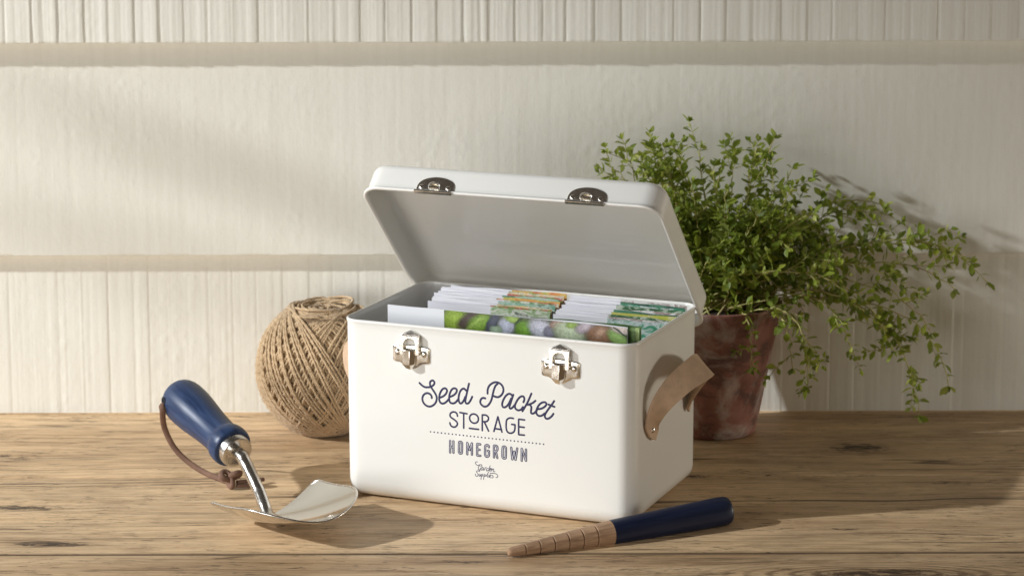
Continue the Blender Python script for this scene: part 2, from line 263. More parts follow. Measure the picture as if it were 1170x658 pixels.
def m_table():
    t = NT('weathered pine'); o = t.coord()
    sep = t.new('ShaderNodeSeparateXYZ'); t.link(o, sep.inputs[0])
    X, Y, Z = sep.outputs
    # each plank has its own offset in the grain
    pid = t.math('FLOOR', t.math('DIVIDE', t.math('ADD', Y, .069), .262))
    wv = t.noise(t.map(o, (1.5, 3.2, 1)), 1.0, 4, .5)
    yy = t.math('ADD', Y, t.math('MULTIPLY', t.math('SUBTRACT', wv, .5), .060))
    knots = [(-.455, -.036, .046, .010, 1.0, 1), (-.510, .083, .050, .011, 1.0, 1), (.345, -.132, .085, .020, .9, 2), (.390, .300, .045, .024, .95, 0), (.190, .190, .034, .010, .7, 0),
             (.25, .060, .06, .008, .55, 0), (-.33, -.110, .05, .010, .35, 0), (.46, .165, .05, .010, .55, 0), (-.05, -.095, .05, .008, .5, 0), (.33, .005, .03, .006, .6, 0), (-.56, .27, .05, .02, .5, 0), (-.12, .23, .05, .02, .6, 0)]
    push_all = None; core = None; ringd = None
    for kx, ky, ax, ay, w, ringed in knots:
        dx = t.math('DIVIDE', t.math('SUBTRACT', X, kx), ax); dy = t.math('DIVIDE', t.math('SUBTRACT', Y, ky), ay)
        d2 = t.math('ADD', t.math('MULTIPLY', dx, dx), t.math('MULTIPLY', dy, dy))
        g = t.math('EXPONENT', t.math('MULTIPLY', d2, -.40))
        push = t.math('MULTIPLY', t.math('MULTIPLY', dy, g), -ay * .8 * w)
        c = t.math('MULTIPLY', t.math('EXPONENT', t.math('MULTIPLY', d2, -1.3)), w)
        push_all = push if push_all is None else t.math('ADD', push_all, push)
        core = c if core is None else t.math('ADD', core, c)
        if ringed == 2:
            rr = t.math('SQRT', t.math('ADD', d2, t.math('MULTIPLY', wv, .25)))
            rg = t.math('MULTIPLY', t.math('SINE', t.math('MULTIPLY', rr, 26.0)), g)
            ringd = rg
    yy = t.math('ADD', yy, push_all)
    cx = t.new('ShaderNodeCombineXYZ')
    t.link(X, cx.inputs[0]); t.link(yy, cx.inputs[1]); t.link(t.math('MULTIPLY', pid, 3.7), cx.inputs[2])
    v = cx.outputs[0]
    broad = t.noise(t.map(v, (1.3, 8.5, 1)), 1.0, 6, .62)
    grain = t.noise(t.map(v, (2.6, 150, 1)), 1.0, 6, .62, .2)
    fine = t.noise(t.map(v, (8, 520, 1)), 1.0, 4, .6)
    fib = t.noise(t.map(v, (60, 1500, 1)), 1.0, 3, .6)
    mott = t.noise(t.map(o, (13, 48, 1)), 1.0, 6, .74)
    base = t.ramp(grain, [(.25, (.59, .405, .232)), (.42, (.70, .50, .30)), (.56, (.765, .56, .345)), (.75, (.83, .64, .41))])
    c = t.mix(1.0, base, t.ramp(broad, [(.32, (.66, .61, .56)), (.47, (.94, .92, .90)), (.66, (1.12, 1.11, 1.07))]), 'MULTIPLY')
    c = t.mix(1.0, c, t.ramp(mott, [(.30, (.66, .61, .55)), (.49, (1, 1, 1)), (.72, (1.14, 1.13, 1.11))]), 'MULTIPLY')
    c = t.mix(1.0, c, t.ramp(fine, [(.30, (.74, .69, .64)), (.5, (1, 1, 1)), (.75, (1.08, 1.07, 1.06))]), 'MULTIPLY')
    c = t.mix(1.0, c, t.ramp(fib, [(.3, (.86, .84, .82)), (.6, (1.03, 1.03, 1.03))]), 'MULTIPLY')
    # dark grain lines, long and broken
    def cracks(sy, off, w, g0, g1):
        ln = t.noise(t.map(v, (.9, sy, 1), (off, off * .3, off)), 1.0, 2, .5)
        cr_ = t.ramp(ln, [(.5 - w * 2.2, 0.0), (.5 - w, 1.0), (.5 + w, 1.0), (.5 + w * 2.2, 0.0)])
        gt = t.ramp(t.noise(t.map(v, (3.2, 24, 1), (off * 2, 1, off)), 1.0, 4, .65), [(g0, 0.0), (g1, 1.0)])
        return t.math('MULTIPLY', cr_, gt)
    ck = t.math('MAXIMUM', cracks(26, 1.0, .0040, .47, .58), t.math('MULTIPLY', cracks(75, 4.0, .0075, .51, .62), .85))
    c = t.mix(t.math('MULTIPLY', ck, .82), c, (.065, .038, .020))
    # dirt, pits and dark flecks
    dirt = t.noise(t.map(o, (5, 13, 1)), 1.0, 5, .68)
    c = t.mix(t.ramp(dirt, [(.50, 0.0), (.74, .45)]), c, (.22, .155, .10))
    pits = t.noise(t.map(v, (46, 330, 1)), 1.0, 4, .7)
    pg = t.ramp(t.noise(t.map(o, (8, 22, 1), (5, 2, 0)), 1.0, 3), [(.42, 0.0), (.56, 1.0)])
    pit = t.math('MULTIPLY', t.ramp(pits, [(.575, 0.0), (.63, 1.0)]), pg)
    c = t.mix(t.math('MULTIPLY', pit, .72), c, (.055, .033, .02))
    # knots: dark ragged eyes in a browner halo
    rag = t.noise(t.map(v, (55, 520, 1)), 1.0, 5, .8)
    kf = t.math('ADD', core, t.math('MULTIPLY', t.math('SUBTRACT', rag, .5), 4.2))
    kn = t.math('MULTIPLY', t.ramp(kf, [(.58, 0.0), (.82, 1.0)]), t.ramp(core, [(.05, 0.0), (.3, 1.0)]))
    c = t.mix(t.ramp(core, [(.06, 0.0), (.8, .42)]), c, (.23, .135, .07))
    c = t.mix(t.math('MULTIPLY', kn, .92), c, (.040, .022, .012))
    c = t.mix(t.math('MULTIPLY', t.ramp(ringd, [(.0, 0.0), (.7, .7)]), 1.0), c, (.16, .09, .045))
    # grime along the open joint
    sd = t.math('ABSOLUTE', t.math('ADD', Y, .069))
    c = t.mix(t.ramp(t.math('DIVIDE', sd, .006), [(.26, .97), (.5, .35), (1.0, 0.0)]), c, (.05, .03, .018))
    h = t.math('ADD', t.math('MULTIPLY', grain, .5), t.math('MULTIPLY', fine, .4))
    h = t.math('SUBTRACT', h, t.math('MULTIPLY', ck, 1.0))
    h = t.math('SUBTRACT', h, t.math('MULTIPLY', pit, .6))
    h = t.math('SUBTRACT', h, t.math('MULTIPLY', kn, .6))
    bp = t.bump(h, .6, .0018)
    return t.set(color=c, rough=t.ramp(grain, [(.3, .62), (.7, .48)]), normal=bp, spec=.35)

def m_wall():
    t = NT('cream masonry paint'); o = t.coord()
    blot = t.noise(o, 5, 5, .6)
    stv = t.noise(t.map(o, (140, 140, 5)), 1.0, 4, .6)
    fine = t.noise(t.map(o, (420, 420, 22)), 1.0, 3, .6)
    lump = t.noise(t.map(o, (1, 1, .8)), 170, 4, .6)
    blob = t.ramp(t.vor(t.map(o, (1, 1, .8)), 95, 'SMOOTH_F1'), [(.05, 1.0), (.5, 0.0)])
    gate = t.ramp(t.noise(o, 7, 3), [(.42, 0.0), (.62, 1.0)])
    c = t.mix(blot, (.815, .795, .705), (.865, .85, .775))
    c = t.mix(1.0, c, t.ramp(stv, [(.28, (.965, .96, .95)), (.6, (1.01, 1.01, 1.01))]), 'MULTIPLY')
    spk = t.ramp(t.noise(o, 330, 2, .5), [(.70, 0.0), (.78, 1.0)])
    c = t.mix(t.math('MULTIPLY', spk, .25), c, (.50, .43, .32))
    h = t.math('ADD', t.math('MULTIPLY', stv, .40), t.math('MULTIPLY', fine, .12))
    h = t.math('ADD', h, t.math('MULTIPLY', lump, .42))
    h = t.math('ADD', h, t.math('MULTIPLY', t.math('MULTIPLY', blob, gate), .5))
    return t.set(color=c, rough=.62, normal=t.bump(h, .42, .0012), spec=.3)

def m_twine():
    t = NT('jute twine'); o = t.coord()
    n = t.noise(o, 900, 3, .6); b = t.noise(o, 35, 3)
    c = t.ramp(n, [(.3, (.34, .225, .118)), (.5, (.58, .415, .245)), (.72, (.74, .575, .385))])
    c = t.mix(1.0, c, t.ramp(b, [(.3, (.82, .80, .78)), (.65, (1.06, 1.05, 1.04))]), 'MULTIPLY')
    return t.set(color=c, rough=.92, normal=t.bump(n, .7, .0008), sheen=.25, spec=.15)

def m_terracotta():
    t = NT('weathered terracotta'); o = t.coord()
    n = t.noise(o, 26, 5, .6); w = t.noise(o, 15, 6, .68, .6)
    c = t.ramp(n, [(.3, (.17, .078, .060)), (.52, (.30, .135, .102)), (.72, (.39, .20, .155))])
    band = t.noise(t.map(o, (1, 1, 1.8), (.3, .1, .2)), 20, 5, .65, .4)
    c = t.mix(t.ramp(band, [(.50, 0.0), (.58, .6)]), c, (.085, .055, .046))
    c = t.mix(t.ramp(w, [(.50, 0.0), (.66, .85)]), c, (.55, .46, .415))
    spk = t.ramp(t.noise(o, 210, 3, .6), [(.66, 0.0), (.72, 1.0)])
    c = t.mix(t.math('MULTIPLY', spk, .5), c, (.07, .04, .03))
    return t.set(color=c, rough=.85, normal=t.bump(t.math('ADD', n, t.noise(o, 240, 3)), .3, .0012), spec=.25)

def m_leaf():
    t = NT('thyme leaf'); o = t.coord()
    g = t.new('ShaderNodeNewGeometry'); ri = g.outputs['Random Per Island']
    c = t.ramp(ri, [(0.0, (.13, .205, .032)), (.3, (.25, .34, .042)), (.65, (.40, .48, .066)), (1.0, (.58, .61, .15))])
    c = t.mix(t.math('MULTIPLY', t.noise(o, 300, 2), .35), c, (.085, .135, .045))
    # paler backs
    c = t.mix(t.math('MULTIPLY', g.outputs['Backfacing'], .45), c, (.16, .20, .10))
    t.set(color=c, rough=.42, spec=.4)
    tr = t.new('ShaderNodeBsdfTranslucent'); t.link(t.mix(.5, c, (.52, .60, .07)), tr.inputs[0])
    mx = t.new('ShaderNodeMixShader'); mx.inputs[0].default_value = .48
    t.link(t.b.outputs[0], mx.inputs[1]); t.link(tr.outputs[0], mx.inputs[2])
    t.link(mx.outputs[0], t.n['Material Output'].inputs[0])
    return t.m

def m_stem():
    t = NT('thyme stem'); o = t.coord()
    c = t.ramp(t.noise(o, 14, 3), [(.35, (.36, .34, .11)), (.55, (.50, .47, .17)), (.7, (.38, .26, .13))])
    return t.set(color=c, rough=.55)

def m_packet(cols, split, seed, white=(.80, .80, .83)):
    """Paper packet: plain pale paper left of split (local x), printed right of it."""
    t = NT('printed paper'); o = t.coord()
    sep = t.new('ShaderNodeSeparateXYZ'); t.link(o, sep.inputs[0])
    v = t.map(o, (1, .2, 1.6), (seed * 1.7, seed * .6, seed))
    pic = t.ramp(t.noise(v, 75, 3, .6, .8), [(.30 + .4 * i / max(1, len(cols) - 1), c) for i, c in enumerate(cols)], 'LINEAR')
    pale = t.mix(t.ramp(t.noise(t.map(o, (6, 1, 220), (seed, 0, 0)), 1.0, 3), [(.35, 0.0), (.7, .5)]), white, (.60, .58, .68))
    f = t.math('GREATER_THAN', sep.outputs[0], split)
    return t.set(color=t.mix(f, pale, pic), rough=.35, spec=.45)

def m_picture(name, base, blobs, x_mid, zb, soft=.35):
    """A printed photograph: soft-edged shapes (mm from the tin's middle / table) over a base colour."""
    t = NT(name); o = t.coord()
    wob = t.noise(o, 150, 3, .6, out='Color')
    vm = t.new('ShaderNodeVectorMath', operation='MULTIPLY_ADD'); t.link(wob, vm.inputs[0])
    vm.inputs[1].default_value = (.0042, 0, .0042); t.link(o, vm.inputs[2])
    c = t.mix(t.noise(o, 110, 3), tuple(x * .6 for x in base), tuple(x * 1.4 for x in base))
    for col, cx_, cz_, ax, az, ang in blobs:
        m = t.new('ShaderNodeMapping', vector_type='TEXTURE'); t.link(vm.outputs[0], m.inputs[0])
        m.inputs['Location'].default_value = (cx_ / 1000 - x_mid + .0021, 0, cz_ / 1000 - zb + .0021)
        m.inputs['Rotation'].default_value = (0, -ang, 0)
        m.inputs['Scale'].default_value = (max(ax, 1) * 1.3 / 1000, 1000, max(az, .8) * 1.4 / 1000)
        ln = t.new('ShaderNodeVectorMath', operation='LENGTH'); t.link(m.outputs[0], ln.inputs[0])
        d = ln.outputs['Value']
        f = t.ramp(d, [(1.0 - soft, 1.0), (1.0, 0.0)])
        shade = t.ramp(d, [(0.0, tuple(min(.85, x * 1.35 + .02) for x in col)), (.55, col), (1.0, tuple(x * .5 for x in col))])
        c = t.mix(f, c, shade)
    c = t.mix(1.0, c, t.ramp(t.noise(o, 420, 3, .65), [(.3, (.7, .7, .7)), (.55, (1, 1, 1)), (.75, (1.2, 1.2, 1.2))]), 'MULTIPLY')
    return t.set(color=c, rough=.3, coat=.3)

ENAMEL = m_enamel()
CHROME = m_metal('nickel plate', (.87, .83, .76), .17)
STEEL = m_metal('polished steel', (.66, .65, .63), .09)
BRUSHED = m_metal('brushed steel', (.70, .67, .63), .22)
LEATHER = m_leather((.60, .415, .275))
CORDM = m_leather((.19, .112, .080)); CORDM.name = 'brown leather cord'; CORDM.node_tree.nodes['Principled BSDF'].inputs['Roughness'].default_value = .9; CORDM.node_tree.nodes['Principled BSDF'].inputs['Specular IOR Level'].default_value = .15
INK = m_ink()
WHITEINK = m_flat('pale print', (.72, .72, .75), .4)
TABLE = m_table(); WALL = m_wall(); TWINE = m_twine(); POT = m_terracotta(); LEAF = m_leaf(); STEM = m_stem()
SOIL = m_flat('soil', (.045, .03, .02), .95, .5, 200)
CORE = m_flat('jute core', (.17, .11, .06), .95, .4, 120)

# ------------------------------------------------------------------ table
tb = MB()
rt = random.Random(3)
edges = [-1.65, -1.4, -1.13, -.86, -.60, -.331, -.069, .193, .455, .717]
for a, b in zip(edges[:-1], edges[1:]):
    tb.box(-1.5, 1.5, a + .0014, b - .0014, -.032, 0.0, .0014)
table = thing('wooden_table', 'weathered brown wooden tabletop of long planks with knots and cracks', 'table', (0, 0, 0))
tb.build('tabletop', TABLE, table, smooth=False)

# ------------------------------------------------------------------ clapboard wall
wall = thing('clapboard_wall', 'cream painted wall of wide overlapping rough sawn boards', 'wall', (0, .458, 0))
def hashn(i, s): 
    return random.Random(i * 7919 + s * 104729).random()
def board(z0, z1, yb, over, depth, sawn, seed, pitch=.0297):
    """A lapped board: bottom edge at y=yb, leaning back towards the top; saw ridges are real relief."""
    r = random.Random(seed)
    xs = np.arange(-1.35, 1.3501, .00125 if sawn > .0003 else .0025)
    zs = [z0, z0 + .0012] + list(np.linspace(z0 + .004, z1, 14))
    # ridge profile along x
    prof = np.zeros(len(xs)); x = -1.4; k = 0
    edges_ = []
    while x < 1.4:
        edges_.append(x); x += pitch * r.uniform(.93, 1.07)
        if r.random() < .08: edges_.append(x - pitch * r.uniform(.3, .6))
    edges_.sort()
    lv = [r.uniform(-1, 1) for _ in edges_]; tl = [r.uniform(.3, 1) for _ in edges_]
    gd = [r.uniform(.3, 1) for _ in edges_]
    hair = np.zeros(len(xs))
    for step, amp in ((.0020, .16), (.0045, .22), (.011, .22)):
        kx = np.arange(-1.4, 1.42, step); hair += amp * np.interp(xs, kx, [r.uniform(-1, 1) for _ in kx])
    V = []; F = []
    n = len(xs)
    idx = np.searchsorted(edges_, xs) - 1
    for zi, z in enumerate(zs):
        t = (z - z0) / (z1 - z0)
        y0 = yb + over * t
        for i, xx in enumerate(xs):
            e = idx[i]; xa = edges_[e]; xb = edges_[e + 1] if e + 1 < len(edges_) else xa + pitch
            jig = .0009 * math.sin(z * 210 + e * 2.1) + .0006 * math.sin(z * 530 + e)
            u = (xx + jig - xa) / (xb - xa)
            d = sawn * (.35 * lv[e] + .9 * tl[e] * (u - .5))
            g = math.exp(-((min(u, 1 - u) * (xb - xa)) / .0016) ** 2)
            d -= sawn * .55 * gd[e] * g
            d += sawn * hair[i]
            y = y0 - d
            zz = z
            if zi == 0: y += .0010; zz = z + .0003 * math.sin(xx * 61 + seed) * math.sin(xx * 23)
            V.append((xx, y - .458, zz))
    m = len(zs)
    for zi in range(m - 1):
        for i in range(n - 1):
            a = zi * n + i
            F.append((a, a + 1, a + n + 1, a + n))
    # underside and top of the board
    b0 = len(V)
    for i, xx in enumerate(xs): V.append((xx, yb + depth - .458, z0 + .0008))
    for i in range(n - 1): F.append((i + 1, i, b0 + i, b0 + i + 1))
    b1 = len(V)
    for i, xx in enumerate(xs): V.append((xx, yb + depth - .458, z1))
    for i in range(n - 1): F.append(((m - 1) * n + i, (m - 1) * n + i + 1, b1 + i + 1, b1 + i))
    for i in range(n - 1): F.append((b0 + i + 1, b0 + i, b1 + i, b1 + i + 1))
    mb = MB(); mb.v = V; mb.f = F; mb.c = [None] * len(F)
    return mb.build('siding_board', WALL, wall, smooth=True, angle=40)
board(-.070, .196, .4555, .0165, .036, .00042, 4)
board(.1884, .444, .4585, .0165, .038, .00012, 7)
board(.4362, .700, .4560, .0165, .038, .00100, 12)

# ------------------------------------------------------------------ seed tin
W, D, H, TH = .316, .1975, .1905, -.3935
TIN = (.01154, .15178, 0.0)
tin = thing('seed_tin', 'cream enamel seed packet storage tin with navy lettering and its lid open', 'storage tin', TIN, TH)
RC = .017
def ring(ins, z, w=.3195, d=.2035, r=RC):
    return [(x - .00175, y + .003, z) for x, y in rrect(w - 2 * ins, d - 2 * ins, max(r - ins, .002))]
b = MB()
rb = .017
prof = [(rb + .004, .0006)] + [(rb - rb * math.sin(a), .0006 + rb - rb * math.cos(a)) for a in [PI / 2 * k / 9 for k in range(10)]]
prof += [(0, z) for z in (.019, .024, .05, .10, .15, .180, .1855)]
prof += [(-.0004, .1868), (-.0009, .1880), (-.0010, .1892), (-.0006, .1902), (.0004, .1906), (.0014, .1902), (.0018, .1890), (.0018, .185), (.0018, .12), (.0018, .03), (.006, .008), (.014, .0045)]
b.loft([ring(i, z) for i, z in prof])
body = b.build('body', ENAMEL, tin, smooth=True, angle=50)

# lid, hinged along the back edge
LW, LD, LH, PHI = .3270, .2180, .036, math.radians(45.0)
LR = .020
def lring(ins, z):
    return [(x, y - LD / 2, z) for x, y in rrect(LW - 2 * ins, LD - 2 * ins, max(LR - ins, .002))]
rf = .009
lp = [(.0020, .0026), (.0012, .0008), (-.0002, -.0002), (-.0018, 0.0), (-.0028, .0010), (-.0028, .0022), (-.0016, .0034), (-.0003, .0042), (0, .0052), (0, .010), (0, .018), (0, LH - rf - .001)]
lp += [(rf - rf * math.cos(a), LH - rf + rf * math.sin(a)) for a in [PI / 2 * k / 8 for k in range(9)]]
lp += [(rf + .004, LH), (.05, LH + .0008), (.09, LH + .001)]
li = [(.0022, .0035), (.0022, .010), (.0022, .020), (.0022, LH - rf - .0022)]
ri_ = rf - .0005
li += [(.0022 + ri_ - ri_ * math.cos(a), LH - .0022 - ri_ + ri_ * math.sin(a)) for a in [PI / 2 * k / 8 for k in range(9)]]
li += [(.0022 + ri_ + .004, LH - .0022), (.05, LH - .0017), (.09, LH - .0015)]
l = MB()
l.loft([lring(i, z) for i, z in reversed(li)] + [lring(i, z) for i, z in lp], True, True)
l.f = [tuple(reversed(f)) if False else f for f in l.f]
lid = l.build('lid', ENAMEL, tin, smooth=True, angle=50)
lid.location = (-.0035, .1155, .1615); lid.rotation_euler = (-PHI, 0, 0)

# strike plates on the lid's front skirt (sub-parts); lid-local: skirt front is y = -LD
for sx in (-.0800, .0870):
    m = MB()
    N = 18; w2, hh = .0205, .0165
    out = [(w2 * math.cos(PI * k / N) * (1.0), .0030 + hh * math.sin(PI * k / N) ** .62) for k in range(N + 1)]
    out = [(w2 + .0010, .0012)] + out + [(-w2 - .0010, .0012)]
    th = .0012
    y0 = -LD - .0006
    def dome(x, z): return .0018 * max(0, 1 - (x / w2) ** 2) * max(0, 1 - ((z - .008) / .013) ** 2)
    for s_ in (1.0,):
        back = [(sx + x, y0, z) for x, z in out]
        f1 = [(sx + x, y0 - th, z) for x, z in out]
        f2 = [(sx + x * .93, y0 - th - .0005, .0075 + (z - .0075) * .9) for x, z in out]
        f3 = [(sx + x * .5, y0 - th - .0010, .0075 + (z - .0075) * .5) for x, z in out]
        m.loft([back, f1, f2, f3])
    # turned lip along the lid's edge
    m.box(sx - .021, sx + .021, y0 - .0045, y0, -.0016, .0008, .0004)
    o = m.build('strike_plate', CHROME, lid, smooth=True, angle=35)
    k = MB()
    hook = cr([(sx - .006, y0 - .0016, .0045), (sx - .0055, y0 - .0035, .0088), (sx, y0 - .0042, .0105), (sx + .0055, y0 - .0035, .0088), (sx + .006, y0 - .0016, .0045)], 6)
    k.tube(hook, .0011, 8, up=(0, 1, 0))
    k.box(sx - .0055, sx + .0055, y0 - .0050, y0 - .001, .0030, .0052, .0006)
    for q in (-.0150, .0150):
        k.lathe([(.0031, 0), (.0031, .0006), (.0026, .0013), (.0015, .0018), (.0003, .0020)], 16, frame((sx + q, y0 - th, .0060), (0, -1, 0)))
    k.build('hook', CHROME, lid, smooth=True, angle=40)

# clasps on the front (parts), each plate > loop, lever, rivets
YF = -D / 2
for cx in (-.0825, .0810):
    m = MB()
    # wings: shield-shaped back plate, wings rounded, bottom tapering to a point
    outl = [(-.0193, .1680), (-.0205, .1665), (-.0205, .1530), (-.0190, .1512), (-.0130, .1505), (-.0085, .1478), (-.0040, .1455), (0, .1448), (.0040, .1455), (.0085, .1478),
            (.0130, .1505), (.0190, .1512), (.0205, .1530), (.0205, .1665), (.0193, .1680), (.0140, .1688), (.0085, .1700), (-.0085, .1700), (-.0140, .1688)]
    outl = outl[::-1]
    def lay(dy, s):
        return [(cx + x * s, YF - dy, .1585 + (z - .1585) * s) for x, z in outl]
    m.loft([lay(-.0002, 1), lay(.0010, 1), lay(.0015, .955), lay(.0018, .80), lay(.0022, .35)])
    plate = m.build('clasp', CHROME, tin, smooth=True, angle=50)
    for q in (-.0148, .0148):
        r_ = MB(); r_.lathe([(.0034, 0), (.0034, .0008), (.0027, .0017), (.0014, .0023), (.0003, .0025)], 18, frame((cx + q, YF - .0017, .1612), (0, -1, 0)))
        r_.build('rivet', CHROME, plate, smooth=True, angle=60)
    # loop: square frame with arched opening and a gabled top
    lo = MB()
    wo, wi = .0108, .0066
    zb, za, zt = .1600, .1700, .1800
    inner = [(-wi, zb)] + [(-wi * math.cos(PI * k / 10), za + wi * math.sin(PI * k / 10)) for k in range(11)] + [(wi, zb)]
    n_i = len(inner)
    outer = [(-wo, zb)] + [(-wo, za + (zt - za) * .5)] + [(-wo + 2 * wo * k / 8, zt) for k in range(9)] + [(wo, za + (zt - za) * .5)] + [(wo, zb)]
    assert len(outer) == n_i
    ya, yb_ = YF - .0024, YF - .0052
    V = []; F = []
    for y, lean in ((ya, 0.0), (yb_ - .0012, .07)):      # the face leans back towards its top
        V += [(cx + x, y + lean * (z - zb) * .75, z) for x, z in outer] + [(cx + x, y + lean * (z - zb) * .75, z) for x, z in inner]
    o2 = 2 * n_i
    for i in range(n_i - 1):
        F.append((o2 + i, o2 + n_i + i, o2 + n_i + i + 1, o2 + i + 1))       # front
        F.append((i, i + 1, n_i + i + 1, n_i + i))                            # back
        F.append((i, o2 + i, o2 + i + 1, i + 1))                              # outer wall
        F.append((n_i + i, n_i + i + 1, o2 + n_i + i + 1, o2 + n_i + i))      # inner wall
    for a_, b_ in ((0, n_i), (2 * n_i - 1, n_i - 1)): F.append((a_, b_, o2 + b_, o2 + a_))
    lo.add(V, F)
    # gabled cap leaning back to the tin
    lo.add([(cx - wo - .0003, yb_ + .0004, zt), (cx + wo + .0003, yb_ + .0004, zt), (cx, YF - .0022, zt + .0058), (cx - wo - .0003, YF - .0022, zt + .0006), (cx + wo + .0003, YF - .0022, zt + .0006)],
           [(0, 1, 2), (0, 2, 3), (1, 4, 2), (3, 2, 4), (0, 3, 4, 1)])
    bevel(lo.build('loop', CHROME, plate, smooth=True, angle=25), .0005)
    # lever: a folded wedge block with a bright front and angled side
    lv = MB()
    x0, x1, x2 = cx - .0068, cx + .0016, cx + .0066
    zt2, zm, zb2 = .1656, .1505, .1450
    A = [(x0, YF - .0080, zt2), (x1, YF - .0088, zt2 - .0004), (x2, YF - .0042, zt2 - .0002), (x0, YF - .0020, zt2 + .0004), (x2, YF - .0020, zt2 + .0004)]
    Bm = [(x0 - .0003, YF - .0086, zm), (x1, YF - .0096, zm - .0006), (x2 - .001, YF - .0046, zm), (x0, YF - .0020, zm), (x2 - .001, YF - .0020, zm)]
    Cb = [(x0 + .0030, YF - .0058, zb2 + .0005), (x1 - .0002, YF - .0062, zb2 - .0004), (x2 - .004, YF - .0038, zb2 + .0008), (x0 + .0035, YF - .0020, zb2 + .001), (x2 - .004, YF - .0020, zb2 + .001)]
    lv.add(A + Bm + Cb, [(0, 3, 4, 2, 1), (0, 1, 6, 5), (1, 2, 7, 6), (2, 4, 9, 7), (3, 0, 5, 8), (5, 6, 11, 10), (6, 7, 12, 11), (7, 9, 14, 12), (8, 5, 10, 13), (10, 11, 12, 14, 13)])
    bevel(lv.build('lever', CHROME, plate, smooth=True, angle=20), .00045)

# leather carry handles
def strap(sign):
    U = [(2, -58, 87), (2, -68, 100), (6, -67, 120), (12, -60, 136), (18, -42, 149), (25.5, -10, 158.5)]
    L = [(3, -43, 80), (4, -37, 90), (10, -47, 101), (22, -49, 117), (36, -34, 131), (47.5, -9, 139)]
    UF = [(25.5, 10, 158.5), (18, 44, 149), (12, 66, 136), (6, 78, 120), (2, 82, 106), (2, 76, 94)]
    LF = [(47.5, 9, 139), (36, 34, 131), (22, 50, 116), (10, 57, 100), (4, 58, 89), (3, 64, 83)]
    U = U + UF; L = L + LF
    if sign < 0:
        U = [(x * .84, y, z) for x, y, z in U]; L = [(x * .86, y, z) for x, y, z in L]
    Uc, Lc = cr(U, 7), cr(L, 7)
    n = len(Uc); V = []; F = []; k = 7
    rows = []
    for i in range(n):
        u, l_ = Uc[i], Lc[i]
        s = i / (n - 1)
        cap = min(s, 1 - s)
        row = [u + (l_ - u) * (j / (k - 1)) for j in range(k)]
        if i in (0, n - 1):      # rounded tip
            t = (Uc[1] - Uc[0]) if i == 0 else (Uc[-2] - Uc[-1])
            row = [p - t * .25 * (1 - (2 * j / (k - 1) - 1) ** 2) for j, p in enumerate(row)]
        rows.append(row)
    rows = np.array(rows)
    # thickness along the surface normal
    du = np.gradient(rows, axis=0); dv = np.gradient(rows, axis=1)
    nn = np.cross(du, dv); nn /= np.linalg.norm(nn, axis=2, keepdims=True) + 1e-9
    if nn[n // 2, 3, 0] < 0: nn = -nn
    outer = rows + nn * 1.5; inner = rows - nn * 1.1
    inner[..., 0] = np.maximum(inner[..., 0], .4); outer[..., 0] = np.maximum(outer[..., 0], 1.6)
    rings = []
    for i in range(n):
        r_ = [outer[i, j] for j in range(k)] + [inner[i, j] for j in range(k - 1, -1, -1)]
        rings.append([((W / 2 + (.0030 if sign < 0 else 0) + p[0] / 1000) * sign, p[1] / 1000, p[2] / 1000) for p in r_])
    m = MB(); m.loft(rings)
    if sign < 0: m.f = [tuple(reversed(f)) for f in m.f]
    o = m.build('handle', LEATHER, tin, smooth=True, angle=50)
    for i, ys in ((6, -1), (n - 7, 1)):
        c = outer[i, 3]; nv = nn[i, 3]
        r_ = MB()
        M = frame(((W / 2 + c[0] / 1000) * sign, c[1] / 1000, c[2] / 1000), (nv[0] * sign, nv[1], nv[2]))
        r_.lathe([(.0032, -.0010), (.0032, .0006), (.0025, .0014), (.0012, .0019), (.0002, .0021)], 16, M)
        r_.build('rivet', CHROME, o, smooth=True, angle=60)
strap(1); strap(-1)

# lettering
def letters(name, strokes, r, mat, lift=0.0, k=6, parent=None, straight=False):
    m = MB()
    for s in strokes:
        P = [(x / 1000, YF - lift, z / 1000) for x, z in s]
        P = cr(P, k) if len(P) > 2 and not straight else P
        m.tube(P, r, 8, up=(0, 1, 0), flat=.06, round_ends=True)
    return m.build(name, mat, parent or tin, smooth=True)
letters('title_lettering', TITLE, .00112, INK)
letters('storage_lettering', STORAGE, .00096, INK, k=5)
d_ = MB()
for x, z in DOTS:
    d_.lathe([(.00088, 0), (.0007, .00010), (.0002, .00012)], 10, frame((x / 1000, YF, z / 1000), (0, -1, 0)), cap0=False)
d_.build('dotted_line', INK, tin)
hg = letters('homegrown_lettering', HOMEGROWN, .00130, INK, k=4)
letters('inline_lettering', HOMEGROWN, .00027, WHITEINK, .00009, k=4, parent=hg)
letters('supplies_lettering', SUPPLIES, .00037, INK, k=4)

